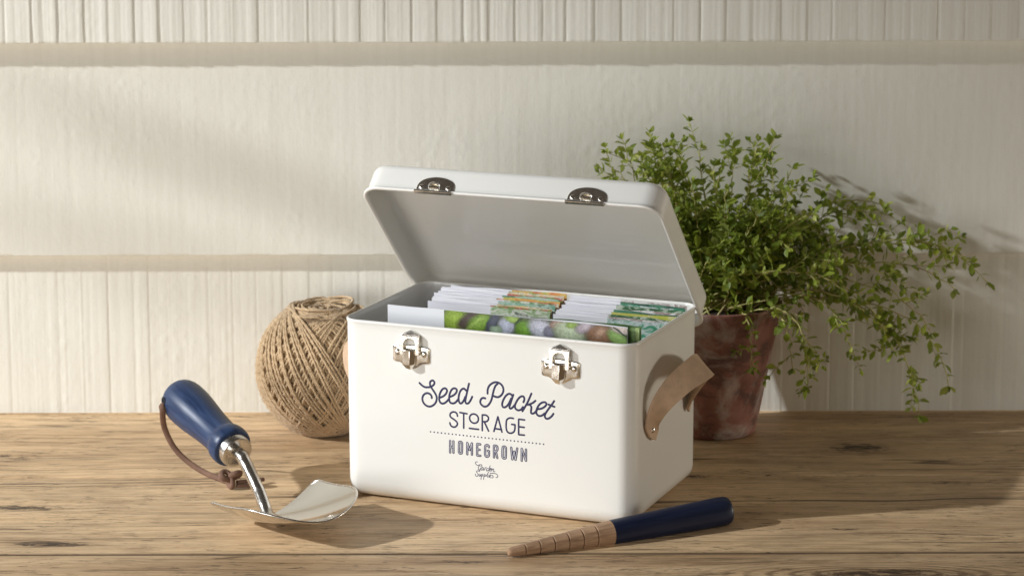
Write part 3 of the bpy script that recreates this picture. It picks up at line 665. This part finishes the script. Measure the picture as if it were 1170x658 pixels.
# ------------------------------------------------------------------ seed packets inside the tin (each its own thing)
Mtin = Matrix.Translation(TIN) @ Matrix.Rotation(TH, 4, 'Z')
def packet(label, group, mat, x0, x1, y, zt, zb=.012, th=.0016, lean=0.0, tip=0.0, crimp=True):
    """A paper packet standing in the tin, slightly pillowed, top edge sealed flat."""
    m = MB(); w = x1 - x0; h = zt - zb
    nx, nz = 16, 8
    front = []; back = []
    for iz in range(nz + 1):
        v = iz / nz; fr = []; bk = []
        for ix in range(nx + 1):
            u = ix / nx
            bulge = th * (.25 + .75 * math.sin(PI * min(1, v * .97)) ** .5 * math.sin(PI * u) ** .35)
            wob = .0007 * math.sin(u * 9 + y * 300) * v
            zz = h * v + tip * (u - .5) * v + .0006 * math.sin(u * 13 + y * 777) * (v > .99)
            yy = lean * v + wob
            fr.append((u * w - w / 2, yy - bulge / 2 - .0002, zz)); bk.append((u * w - w / 2, yy + bulge / 2 + .0002, zz))
        front.append(fr); back.append(bk)
    rings = [f + b_[::-1] for f, b_ in zip(front, back)]
    m.loft(rings)
    o = m.build('seed_packet', mat, None, smooth=True, angle=40)
    c = Mtin @ Vector(((x0 + x1) / 2, y, zb))
    o.location = c; o.rotation_euler = (0, 0, TH)
    tag(o, label, 'seed packet', group)
    return o
RP = random.Random(5)
pal = [[(.55, .10, .06), (.70, .33, .10), (.62, .55, .16), (.25, .30, .06)], [(.62, .16, .12), (.75, .55, .25), (.70, .62, .50), (.20, .28, .05)],
       [(.60, .50, .14), (.70, .66, .50), (.62, .22, .14), (.10, .18, .05)], [(.70, .68, .62), (.55, .12, .10), (.20, .30, .08), (.72, .70, .60)],
       [(.10, .18, .10), (.30, .42, .22), (.70, .70, .62), (.05, .10, .05)], [(.10, .22, .15), (.22, .42, .30), (.45, .55, .48), (.03, .08, .06)]]
for i in range(11):
    mt = m_packet(pal[(i * 5 // 3) % 6], .004 + RP.uniform(-.004, .004), i + 1)
    packet('white packet with red and yellow print in the back left stack inside the tin', 'seed packets in the left back stack', mt,
           -.125 + RP.uniform(-.006, .006), .0125 + RP.uniform(-.002, .002), .084 - .0049 * i, .1905 - .0008 * i + RP.uniform(-.0006, .0006), lean=.006, tip=RP.uniform(-.002, .002))
pal2 = [[(.72, .70, .68), (.78, .78, .76), (.30, .20, .18), (.7, .7, .7)], [(.03, .05, .05), (.05, .16, .10), (.10, .25, .16), (.03, .05, .05)],
        [(.06, .22, .13), (.08, .30, .18), (.60, .66, .66), (.04, .12, .07)], [(.42, .46, .05), (.50, .50, .10), (.62, .58, .30), (.30, .38, .05)],
        [(.03, .09, .04), (.06, .16, .07), (.55, .60, .50), (.04, .10, .03)]]
for i in range(10):
    mt = m_packet(pal2[(i * 4 // 3) % 5], -.008 + RP.uniform(-.002, .002), i + 11)
    packet('white packet with dark green print in the back right stack inside the tin', 'seed packets in the right back stack', mt,
           .0175 + RP.uniform(-.002, .002), .151 + RP.uniform(-.002, .002), .084 - .0054 * i, .1900 - .0010 * i + RP.uniform(-.0006, .0006), lean=.006, tip=RP.uniform(-.002, .002))
PAPER = m_flat('white paper', (.70, .71, .745), .45, .02)
pk = packet('wide packet printed with green bean pods beside a blank white flap', None, PAPER, -.1275, .1375, -.060, .1995, tip=-.0012)
# the printed picture: a sheet flush on the packet face (mm in the tin's own frame), its print in the material
def printed(parent, mat, x0, x1, zt0, zt1, x_mid, y_face, zb):
    m = MB(); N = 24
    V = []
    for i in range(N + 1):
        x = x0 + (x1 - x0) * i / N; zt = zt0 + (zt1 - zt0) * i / N
        V += [(x / 1000 - x_mid, y_face, .150 - zb), (x / 1000 - x_mid, y_face, zt / 1000 - zb)]
    m.add(V, [(2 * i, 2 * i + 2, 2 * i + 3, 2 * i + 1) for i in range(N)])
    return m.build('picture', mat, parent, smooth=False)
printed(pk, m_picture('bean print', (.10, .12, .06), BEANS, .005, .012), -62.5, 137.4, 199.9, 197.9, .005, -.00190, .012)
pk2 = packet('packet printed with upright striped green leaves in the right front corner of the tin', None, m_packet([(.03, .08, .02), (.06, .13, .03), (.10, .2, .05)], -.2, 31), .030, .1490, -.052, .1985)
printed(pk2, m_picture('leaf print', (.05, .10, .03), LEAVES, .0895, .012, .3), 119, 147.5, 197.6, 197.2, .0895, -.00190, .012)

# ------------------------------------------------------------------ ball of twine
BC = Vector((-.2150, .3755, .0752)); BR = .0752
ball = thing('twine_ball', 'round ball of brown jute twine behind the tin', 'twine', (BC.x, BC.y, 0))
cb = MB()
# core with a dished top and bottom
cb.lathe([(.004, -.060), (.030, -.062), (.046, -.0525), (.0605, -.025), (.0645, 0), (.0605, .025), (.052, .0465), (.042, .0630), (.033, .0665), (.022, .0635), (.006, .061)], 48, Matrix.Translation((0, 0, BC.z)))
for i_ in range(len(cb.v)): cb.v[i_] = (cb.v[i_][0] * 1.06, cb.v[i_][1] * 1.06, BC.z + (cb.v[i_][2] - BC.z) * 1.03)
cb.build('core', CORE, ball)
tw = MB(); rb_ = random.Random(8)
def loop_pts(R, inc, om, n, wob):
    P = []
    ph = rb_.uniform(0, 6.28)
    for k in range(n + 1):
        a = 2 * PI * k / n
        v = Vector((math.cos(a), math.sin(a) * math.cos(inc), math.sin(a) * math.sin(inc)))
        v = Matrix.Rotation(om + wob * math.sin(2 * a + ph), 3, 'Z') @ v
        rr = R * (1 + .004 * math.sin(3 * a + ph))
        P.append((v.x * rr * 1.02, v.y * rr * 1.02, v.z * rr * 1.065 + BC.z))
    return P
for k in range(105):
    om = 2 * PI * k / 105 + rb_.uniform(-.02, .02)
    tw.tube(loop_pts(BR - .0052 + rb_.uniform(-.0006, .0006), math.radians(58 + rb_.uniform(-4, 4)), om * 1.0 + 1.1, 90, .02), .00170, 5, caps=False)
om = 0.0; k = 0
while om < 2 * PI:
    inc = math.radians(62 + rb_.uniform(-2.5, 3.5))
    ncl = rb_.choice([2, 3, 3, 4])
    for j in range(ncl):
        R = BR - .0026 + .0026 * (om / (2 * PI)) + rb_.uniform(-.0003, .0003)
        tw.tube(loop_pts(R, inc + rb_.uniform(-.012, .012), om + 1.9, 170, .012), .00168 * rb_.uniform(.88, 1.1), 6, caps=False, twist=1.05, ply=.16)
        om += .050 * rb_.uniform(.9, 1.15)
    om += rb_.uniform(.03, .11)
for k in range(34):
    a0 = rb_.uniform(0, 2 * PI); r0 = rb_.uniform(.004, .036); ox, oy = rb_.gauss(0, .005), rb_.gauss(0, .005)
    zt = BC.z + .0690 - .10 * abs(r0 - .030) + rb_.uniform(-.003, .002); tx, ty = rb_.gauss(0, .09), rb_.gauss(0, .09)
    ar = rb_.uniform(2.2, 5.5)
    pts = []
    for i in range(26):
        a = a0 + ar * i / 25; r_ = r0 * (1 + .10 * math.sin(2 * a + k))
        x, y = ox + r_ * math.cos(a), oy + r_ * math.sin(a)
        pts.append((x, y, zt + tx * x + ty * y - .003 * (1 if i in (0, 25) else 0)))
    tw.tube(pts, .00165, 6, twist=.9, ply=.16)
tw.build('strands', TWINE, ball)
fz = MB()
for k in range(3200):
    a = rb_.uniform(0, 2 * PI); z = rb_.uniform(-.95, .93)
    q = Vector((math.sqrt(1 - z * z) * math.cos(a), math.sqrt(1 - z * z) * math.sin(a), z))
    p0 = Vector((0, 0, BC.z)) + q * (BR * .985)
    dv = (q * rb_.uniform(.15, .8) + Vector((rb_.gauss(0, 1), rb_.gauss(0, 1), rb_.gauss(0, 1)))).normalized()
    L = rb_.uniform(.003, .0105)
    p1 = p0 + dv * L * .5; p2 = p0 + dv * L + Vector((rb_.gauss(0, 1), rb_.gauss(0, 1), rb_.gauss(0, 1))) * L * .25
    s_ = dv.cross(q).normalized() * .00013
    fz.add([p0 - s_, p0 + s_, p1 + s_, p1 - s_, p2], [(0, 1, 2, 3), (3, 2, 4)])
tp = cr([(.020, -.004, BC.z + .056), (.028, .006, BC.z + .066), (.040, .004, BC.z + .0715), (.050, -.006, BC.z + .067), (.047, -.018, BC.z + .064)], 8)
fz.tube(tp, .0015, 6, twist=.9, ply=.15)
tp = cr([(-.010, .012, BC.z + .046), (.004, .022, BC.z + .068), (.022, .020, BC.z + .074), (.032, .016, BC.z + .071), (.040, .016, BC.z + .066)], 8)
fz.tube(tp, .0016, 6, twist=.9, ply=.15)
fz.build('loose_fibre', TWINE, ball)

# ------------------------------------------------------------------ trowel
TA = Vector((.60, -.80, 0)); TP = Vector((.80, .60, 0))
B0 = Vector((-.2528, .0437, .0012))
trowel = thing('trowel', 'hand trowel with a blue wooden handle and curved steel blade', 'trowel', (B0.x, B0.y, 0))
def tl(p): return (p[0] - B0.x, p[1] - B0.y, p[2])
NL, NW, LB, WB, HB = 44, 24, .117, .0632, .0300
def bw(t):
    if t < .07: return WB * (.90 + .10 * math.sin(PI / 2 * t / .07))
    if t < .46: return WB * (1 - .02 * t)
    return WB * .991 * max(0.0, 1 - ((t - .46) / .54) ** 2.7) ** .55
def bz(t): return .0255 * t ** 1.6
rowsT = []; rowsB = []
for i in range(NL + 1):
    t = 1 - (1 - i / NL) ** 1.35
    w = max(bw(t), .0006)
    rt_, rb2 = [], []
    for j in range(NW + 1):
        v = (2 * j / NW - 1)
        x = v * w
        z = bz(t) + HB * (abs(x) / WB) ** 1.75 * (1 - .13 * t)
        p = B0 + TA * (t * LB) + TP * x + Vector((0, 0, z))
        rt_.append(tl(p + Vector((0, 0, .0007)))); rb2.append(tl(p - Vector((0, 0, .0007))))
    rowsT.append(rt_); rowsB.append(rb2)
bl = MB()
bl.loft([a + b_[::-1] for a, b_ in zip(rowsT, rowsB)])
blade = bl.build('blade', STEEL, trowel, smooth=True, angle=50)
rim = MB()
edge = [tuple((np.array(a[0]) + np.array(b_[0])) / 2) for a, b_ in zip(rowsT, rowsB)] + [tuple((np.array(a[-1]) + np.array(b_[-1])) / 2) for a, b_ in list(zip(rowsT, rowsB))[-2::-1]]
rim.tube(edge, .0013, 10)
rim.build('rim', BRUSHED, blade)
HA = Vector((.570, -.775, -.272)).normalized()
E = Vector((-.2830, .0945, .0548))
def hp(s): return E - HA * s
MH = frame(tl(E), -HA)
hm = MB()
hl = [(.0150, .0090), (.0176, .0093), (.0190, .0105), (.0197, .0140), (.0197, .0190), (.0190, .0232), (.0176, .0262), (.0170, .0310), (.0170, .0400), (.0177, .0540), (.0191, .0690), (.0205, .0830), (.0212, .0960), (.0211, .1060), (.0201, .1135), (.0176, .1195), (.0125, .1238), (.0050, .1256)]
hp_ = [(r, z) for r, z in hl]
zz = np.linspace(0, len(hp_) - 1, 60)
cc = cr([(r, z, 0) for r, z in hp_], 4)
hm.lathe([(max(c[0] * 1.12, .0008), c[1] * 1.07) for c in cc], 44, MH)
BLUEW = m_wood_stained('blue stained wood', (.010, .021, .060), (.036, .066, .150), HA, .36, 40, .2)
handle = hm.build('handle', BLUEW, trowel)
fm = MB()
fm.lathe([(.0074, .0030), (.0120, .0020), (.0156, .0006), (.0167, .0008), (.0173, .0028), (.0177, .0100), (.0179, .0132), (.0160, .0138)], 40, MH)
fm.build('ferrule', BRUSHED, trowel, smooth=True, angle=45)
nk = MB()
q0 = tl(hp(-.000)); q1 = tl(hp(-.014)); 
base = B0 + TA * .012
path = cr([tl(hp(.004)), q0, tl(hp(-.010)), tl(hp(-.020) + Vector((0, 0, -.0050))), tl(Vector((-.2600, .0585, .0290))), tl(Vector((-.2520, .0470, .0130))), tl(base + Vector((0, 0, .0042))), tl(base + TA * .022 + Vector((0, 0, .0032)))], 8)
m_ = len(path)
nk.tube(path, [.0070 - .0010 * (i / m_) for i in range(m_)], 18, flat=1.0)
nk.build('neck', BRUSHED, trowel)
# dark disc for the hole, and leather lanyard through the butt
hole = E - HA * .1185 + Vector((-.81, -.585, .03)) * .0233
lan = MB()
LP = [E - HA * .1180, hole + Vector((.001, .001, -.0015)), hole + Vector((.0004, -.004, -.008)), Vector((-.3712, .192, .0560)), Vector((-.3640, .198, .0345)), Vector((-.3512, .197, .0191)), Vector((-.3315, .187, .0083)), Vector((-.3106, .168, .0055)), Vector((-.2995, .152, .0070))]
pl_ = cr([tl(p) for p in LP], 8)
lan.tube(pl_, .0033, 10, flat=.55)
kc = Vector((-.2965, .1490, .0100))
kn = []
for k in range(90):       # overhand knot
    a = 2 * PI * k / 89
    kn.append(tl(kc + Vector((.0052 * math.sin(a) + .0058 * math.sin(2 * a), .0050 * math.sin(3 * a) * .8, .0024 + .0042 * math.cos(a) - .0052 * math.cos(2 * a)))))
lan.tube(kn, .0036, 10, flat=.8)
for e_ in ((Vector((-.2900, .1500, .0070)), Vector((-.2780, .1580, .0060)), Vector((-.2640, .1680, .0048))), (Vector((-.2900, .1470, .0040)), Vector((-.2790, .1520, .0030)), Vector((-.2665, .1580, .0024)))):
    lan.tube([tl(p) for p in cr(e_, 6)], .0031, 8, flat=.7)
for i_ in range(len(lan.v)): lan.v[i_] = (lan.v[i_][0] - .001, lan.v[i_][1], lan.v[i_][2])
lan.build('lanyard', CORDM, trowel)
hh_ = MB(); hh_.lathe([(.0040, -.0020), (.0046, .0003), (.0040, .0006)], 18, frame(tl(hole + Vector((.0003, .0002, .0018))), (-.81, -.585, .03)))
hh_.build('hole', m_flat('hole shade', (.004, .005, .01), .9), handle)  # near-black disc paints the shade inside the opening

# ------------------------------------------------------------------ dibber
D0 = Vector((-.0049, -.0815, .0052)); D1 = Vector((.2165, .0222, .0148))
dib = thing('dibber', 'tapered wooden dibber with a navy handle lying in front of the tin', 'dibber', (D0.x, D0.y, 0))
dl = (D1 - D0); LDB = dl.length; da = dl.normalized()
MD = frame((0, 0, D0.z), da)
LS = .1120                      # length of the bare tip
tipm = MB(); prof = []
def rad(s): return .0042 + (.0122 - .0042) * (s / LS) ** .92
gro = [.0175 + .0152 * i for i in range(6)]
s = 0.0
prof = [(.0010, 0), (.0027, .0004), (.0037, .0015), (.0043, .0035)]
for g in gro:
    prof += [(rad(g) - .0001, g - .0016), (rad(g) + .0001, g - .0008), (rad(g) - .0013, g - .0001), (rad(g) - .0013, g + .0003), (rad(g) + .0001, g + .0012)]
prof += [(rad(LS) , LS - .0006), (rad(LS) + .0001, LS - .0001), (rad(LS) - .0010, LS + .0004)]
tipm.lathe(prof, 36, MD)
RAWW = m_wood_stained('bare beech wood', (.24, .14, .078), (.52, .335, .205), da, .6, 60, .2)
tipm.build('tip', RAWW, dib, smooth=True, angle=32)
gm = MB()
gp = [(rad(LS) - .0010, LS + .0002), (rad(LS) + .0002, LS + .0006), (rad(LS) + .0005, LS + .0030), (.0131, LS + .030), (.0140, LS + .070), (.0147, LDB - .022), (.0148, LDB - .010), (.0144, LDB - .0035), (.0134, LDB - .0008), (.0118, LDB), (.006, LDB + .0002), (.0006, LDB + .0003)]
gm.lathe(gp, 40, MD)
NAVYW = m_wood_stained('navy stained wood', (.0045, .008, .026), (.012, .020, .055), da, .40, 40, .25)
gm.build('grip', NAVYW, dib, smooth=True, angle=60)

# ------------------------------------------------------------------ pot and thyme
PC = Vector((.2300, .376, 0))
pot = thing('terracotta_pot', 'weathered terracotta pot with pale stains behind the tin', 'plant pot', PC)
pm = MB()
PH = .152
pp = [(.030, .0012), (.0455, .0006), (.0480, .0020), (.0492, .0050), (.0540, .030), (.0640, .085), (.0745, .140), (.0765, PH - .004), (.0762, PH - .001), (.0745, PH), (.0712, PH - .001), (.0700, PH - .006), (.0640, PH - .020)]
pm.lathe(pp, 64)
pm.build('body', POT, pot, smooth=True, angle=50)
sm = MB(); sm.lathe([(.0655, PH - .016), (.05, PH - .012), (.02, PH - .009), (.002, PH - .009)], 32, cap0=False); sm.build('soil', SOIL, pot)

plant = thing('thyme_plant', 'bushy green thyme with small leaves trailing from the terracotta pot', 'herb plant', (PC.x, PC.y, PH - .01))
rp = random.Random(21)
def leaf(m, p, d, up, L, w):
    """Small ovate folded leaf."""
    d = d.normalized(); s_ = d.cross(up)
    if s_.length < 1e-5: s_ = Vector((1, 0, 0))
    s_.normalize(); n_ = s_.cross(d).normalized()
    cv = L * rp.uniform(-.22, .10)
    pts = [(0, 0, 0), (.28, .62, .10), (.55, .95, .14), (.82, .55, .08), (1.0, 0, 0), (.82, -.55, .08), (.55, -.95, .14), (.28, -.62, .10), (.55, 0, 0)]
    V = []
    for a, b_, c in pts:
        V.append(p + d * (a * L) + s_ * (b_ * w / 2) + n_ * (c * w + cv * a * a))
    m.add(V, [(0, 1, 8), (1, 2, 8), (2, 3, 8), (3, 4, 8), (4, 5, 8), (5, 6, 8), (6, 7, 8), (7, 0, 8)])
def bez(a, b_, c, n):
    return [a * (1 - t) ** 2 + b_ * (2 * t * (1 - t)) + c * t * t for t in [i / n for i in range(n + 1)]]
def sprig(a, ctrl, c, dens=1.0, big=1.0, branch=True, bare=.12):
    n = 22
    P = bez(a, ctrl, c, n)
    P = [p + Vector((rp.gauss(0, 1), rp.gauss(0, 1), rp.gauss(0, 1))) * .0011 * min(1, i / 5) for i, p in enumerate(P)]
    st = MB(); lf = MB()
    st.tube([tuple(p) for p in P], [.00105 - .00050 * i / n for i in range(n + 1)], 5)
    def leaves_along(P, start, step, scale):
        L = 0.0; last = -1; rot = rp.uniform(0, PI)
        tot = sum((P[i + 1] - P[i]).length for i in range(len(P) - 1))
        for i in range(len(P) - 1):
            seg = (P[i + 1] - P[i]).length; L += seg
            if L / tot < start: continue
            if L - last < step: continue
            last = L
            t = (P[i + 1] - P[i]).normalized()
            x = t.cross(Vector((0, 0, 1))) if abs(t.z) < .95 else Vector((1, 0, 0))
            x.normalize(); y = t.cross(x)
            rot += PI / 2 + rp.uniform(-.3, .3)
            for sg in (1, -1):
                if rp.random() < .08: continue
                q = (x * math.cos(rot) + y * math.sin(rot)) * sg
                dd = q * rp.uniform(.7, 1.0) + t * rp.uniform(.25, .8) + Vector((0, 0, rp.uniform(-.25, .3)))
                sz = rp.uniform(.0095, .0175) * scale * (1 - .25 * (L / tot - .5))
                leaf(lf, P[i + 1] + q * .0004, dd, Vector((rp.gauss(0, .35), rp.gauss(0, .35), 1)), sz, sz * rp.uniform(.50, .70))
                if rp.random() < .35:      # young pair in the axil
                    dd2 = q * .5 + t + Vector((rp.gauss(0, .3), rp.gauss(0, .3), rp.gauss(0, .3)))
                    leaf(lf, P[i + 1], dd2, Vector((rp.gauss(0, 1), rp.gauss(0, 1), 1)), sz * .55, sz * .3)
        # tip tuft
        t = (P[-1] - P[-2]).normalized()
        for j in range(4):
            dd = t + Vector((rp.gauss(0, .55), rp.gauss(0, .55), rp.gauss(0, .55)))
            sz = rp.uniform(.006, .0105) * scale
            leaf(lf, P[-1], dd, Vector((rp.gauss(0, 1), rp.gauss(0, 1), 1)), sz, sz * .55)
    leaves_along(P, bare, .0090 / dens, big)
    if branch:
        for k in range(rp.choice([4, 5, 6])):
            i = rp.randint(int(n * .32), n - 2)
            t = (P[i + 1] - P[i]).normalized()
            dd = (t + Vector((rp.gauss(0, .6), rp.gauss(0, .6), rp.gauss(.15, .5)))).normalized()
            Lb = rp.uniform(.016, .046)
            Q = bez(P[i], P[i] + dd * Lb * .5, P[i] + dd * Lb + Vector((0, 0, rp.uniform(-.006, .006))), 7)
            st.tube([tuple(p) for p in Q], [.00055 - .0002 * j / 7 for j in range(8)], 4)
            leaves_along(Q, .2, .0065 / dens, big * .88)
    o = st.build('sprig', STEM, plant)
    lf.build('foliage', LEAF, o, smooth=True)
def L_(p): return Vector(p) - Vector((PC.x, PC.y, PH - .01))
def root_pt():
    a = rp.uniform(0, 2 * PI); r_ = .052 * math.sqrt(rp.random())
    return Vector((r_ * math.cos(a), r_ * math.sin(a), 0))
for (tx, ty, tz), (kx, ky, kz), big in GUIDES:
    sprig(root_pt(), L_((kx, ky, kz)), L_((tx, ty, tz)), 1.0, big)
for k in range(44):
    a = root_pt()
    # crown: a lopsided mound, fuller and lower to the right
    th = rp.uniform(0, 2 * PI)
    rr = rp.uniform(.42, 1.02)
    cx_ = .026 + math.cos(th) * rr * .115
    cy_ = min(math.sin(th) * rr * .085 - .012, .055)
    cz_ = (.130 - .072 * rr * rr + rp.gauss(0, .016)) - .15 * max(0, cx_ - .06)
    c = Vector((cx_, cy_, cz_))
    m_ = a * .5 + c * .5 + Vector((0, 0, rp.uniform(.010, .045)))
    sprig(a, m_, c, 1.15, rp.uniform(.9, 1.12))

# ------------------------------------------------------------------ unseen twig added beyond the frame to streak the wall with soft shade
KD = Vector((1.0, .27, -.56)).normalized()
LAMP = Vector((-.50, .30, .0)) - KD * 9.0
def shade(x, z, d):
    p = Vector((x, .46, z)); return p + (LAMP - p).normalized() * d
twig = thing('shade_branch', 'thin leafy branch added out of view beyond the left edge to shade the wall', 'branch', shade(-.55, .39, 2.3))
bm_ = MB(); lm_ = MB()
W0 = shade(-.55, .39, 2.3)
for pts, r_ in (([(-.68, .425), (-.555, .389), (-.46, .36), (-.375, .325), (-.28, .285), (-.19, .245)], .008), ([(-.68, .25), (-.60, .240), (-.45, .222), (-.345, .193)], .006)):
    P = cr([shade(x, z, 2.3) - W0 for x, z in pts], 8)
    bm_.tube([tuple(p) for p in P], [r_ * (1 - .55 * i / len(P)) for i in range(len(P))], 8)
    for i in range(2, len(P), 3):
        for q in (-1, 1):
            dd = Vector(P[min(i + 1, len(P) - 1)]) - Vector(P[i - 1])
            dd = dd.normalized() + Vector((0, rp.uniform(-.5, .5), q * rp.uniform(.3, .8)))
            leaf(lm_, Vector(P[i]), dd, Vector((rp.gauss(0, 1), rp.gauss(0, 1), rp.gauss(0, 1))), rp.uniform(.028, .045), rp.uniform(.012, .018))
stm = bm_.build('stem', STEM, twig); lm_.build('foliage', LEAF, twig)

# ------------------------------------------------------------------ camera
F, PITCH, HC, ROLL, YC = 2800.0, .2124, .7525, -.0026, 2.3382
cam = bpy.data.cameras.new('camera'); co = bpy.data.objects.new('camera', cam); COL.objects.link(co)
cam.sensor_fit = 'HORIZONTAL'; cam.sensor_width = 36.0; cam.lens = F / 1170 * 36
cam.clip_start = .05; cam.clip_end = 50
M = Matrix.Rotation(PI / 2 - PITCH, 4, 'X') @ Matrix.Rotation(ROLL, 4, 'Z')
M.translation = (0, -YC, HC); co.matrix_world = M
cam.dof.use_dof = True; cam.dof.focus_distance = 2.42; cam.dof.aperture_fstop = 8.5
SC.camera = co

# ------------------------------------------------------------------ light
def area(name, loc, target, sx, sy, power, col):
    d = bpy.data.lights.new(name, 'AREA'); d.shape = 'RECTANGLE'; d.size = sx; d.size_y = sy; d.energy = power; d.color = col
    o = bpy.data.objects.new(name, d); COL.objects.link(o); o.location = loc
    o.rotation_euler = (Vector(target) - Vector(loc)).to_track_quat('-Z', 'Y').to_euler()
    return o
KD = Vector((1.0, .27, -.56)).normalized()
kt = Vector((-.50, .38, .0))
kp = kt - KD * 9.0
sp = bpy.data.lights.new('key lamp', 'SPOT'); so = bpy.data.objects.new('key lamp', sp); COL.objects.link(so)
so.location = kp; so.rotation_euler = KD.to_track_quat('-Z', 'Y').to_euler()
sp.energy = 4450; sp.color = (.945, .98, 1.0); sp.shadow_soft_size = .11
sp.spot_size = 2 * math.atan(.98 / 9.0); sp.spot_blend = 1.0
area('left fill', (-1.25, -1.45, .33), (-.05, .2, .24), 1.1, .6, 15.8, (.98, .985, .985))  # added soft lamp lifting tin front and lid; no window stands there
area('front fill', (-.3, -2.9, .30), (0, .3, .25), 1.8, .5, 5.0, (1.0, .89, .70))
area('side fill', (2.4, .36, .14), (.2, .1, .12), .6, .24, 15, (1.0, .92, .79))  # added lamp brightening the tin's shaded right side; no reflector stands there

w = bpy.data.worlds.new('World'); SC.world = w; w.use_nodes = True
bg = w.node_tree.nodes['Background']; bg.inputs[0].default_value = (.30, .255, .215, 1); bg.inputs[1].default_value = .24

SC.view_settings.view_transform = 'Standard'; SC.view_settings.look = 'None'; SC.view_settings.exposure = 0; SC.view_settings.gamma = 1
SC.render.engine = 'CYCLES'
SC.cycles.use_denoising = True
SC.cycles.max_bounces = 8
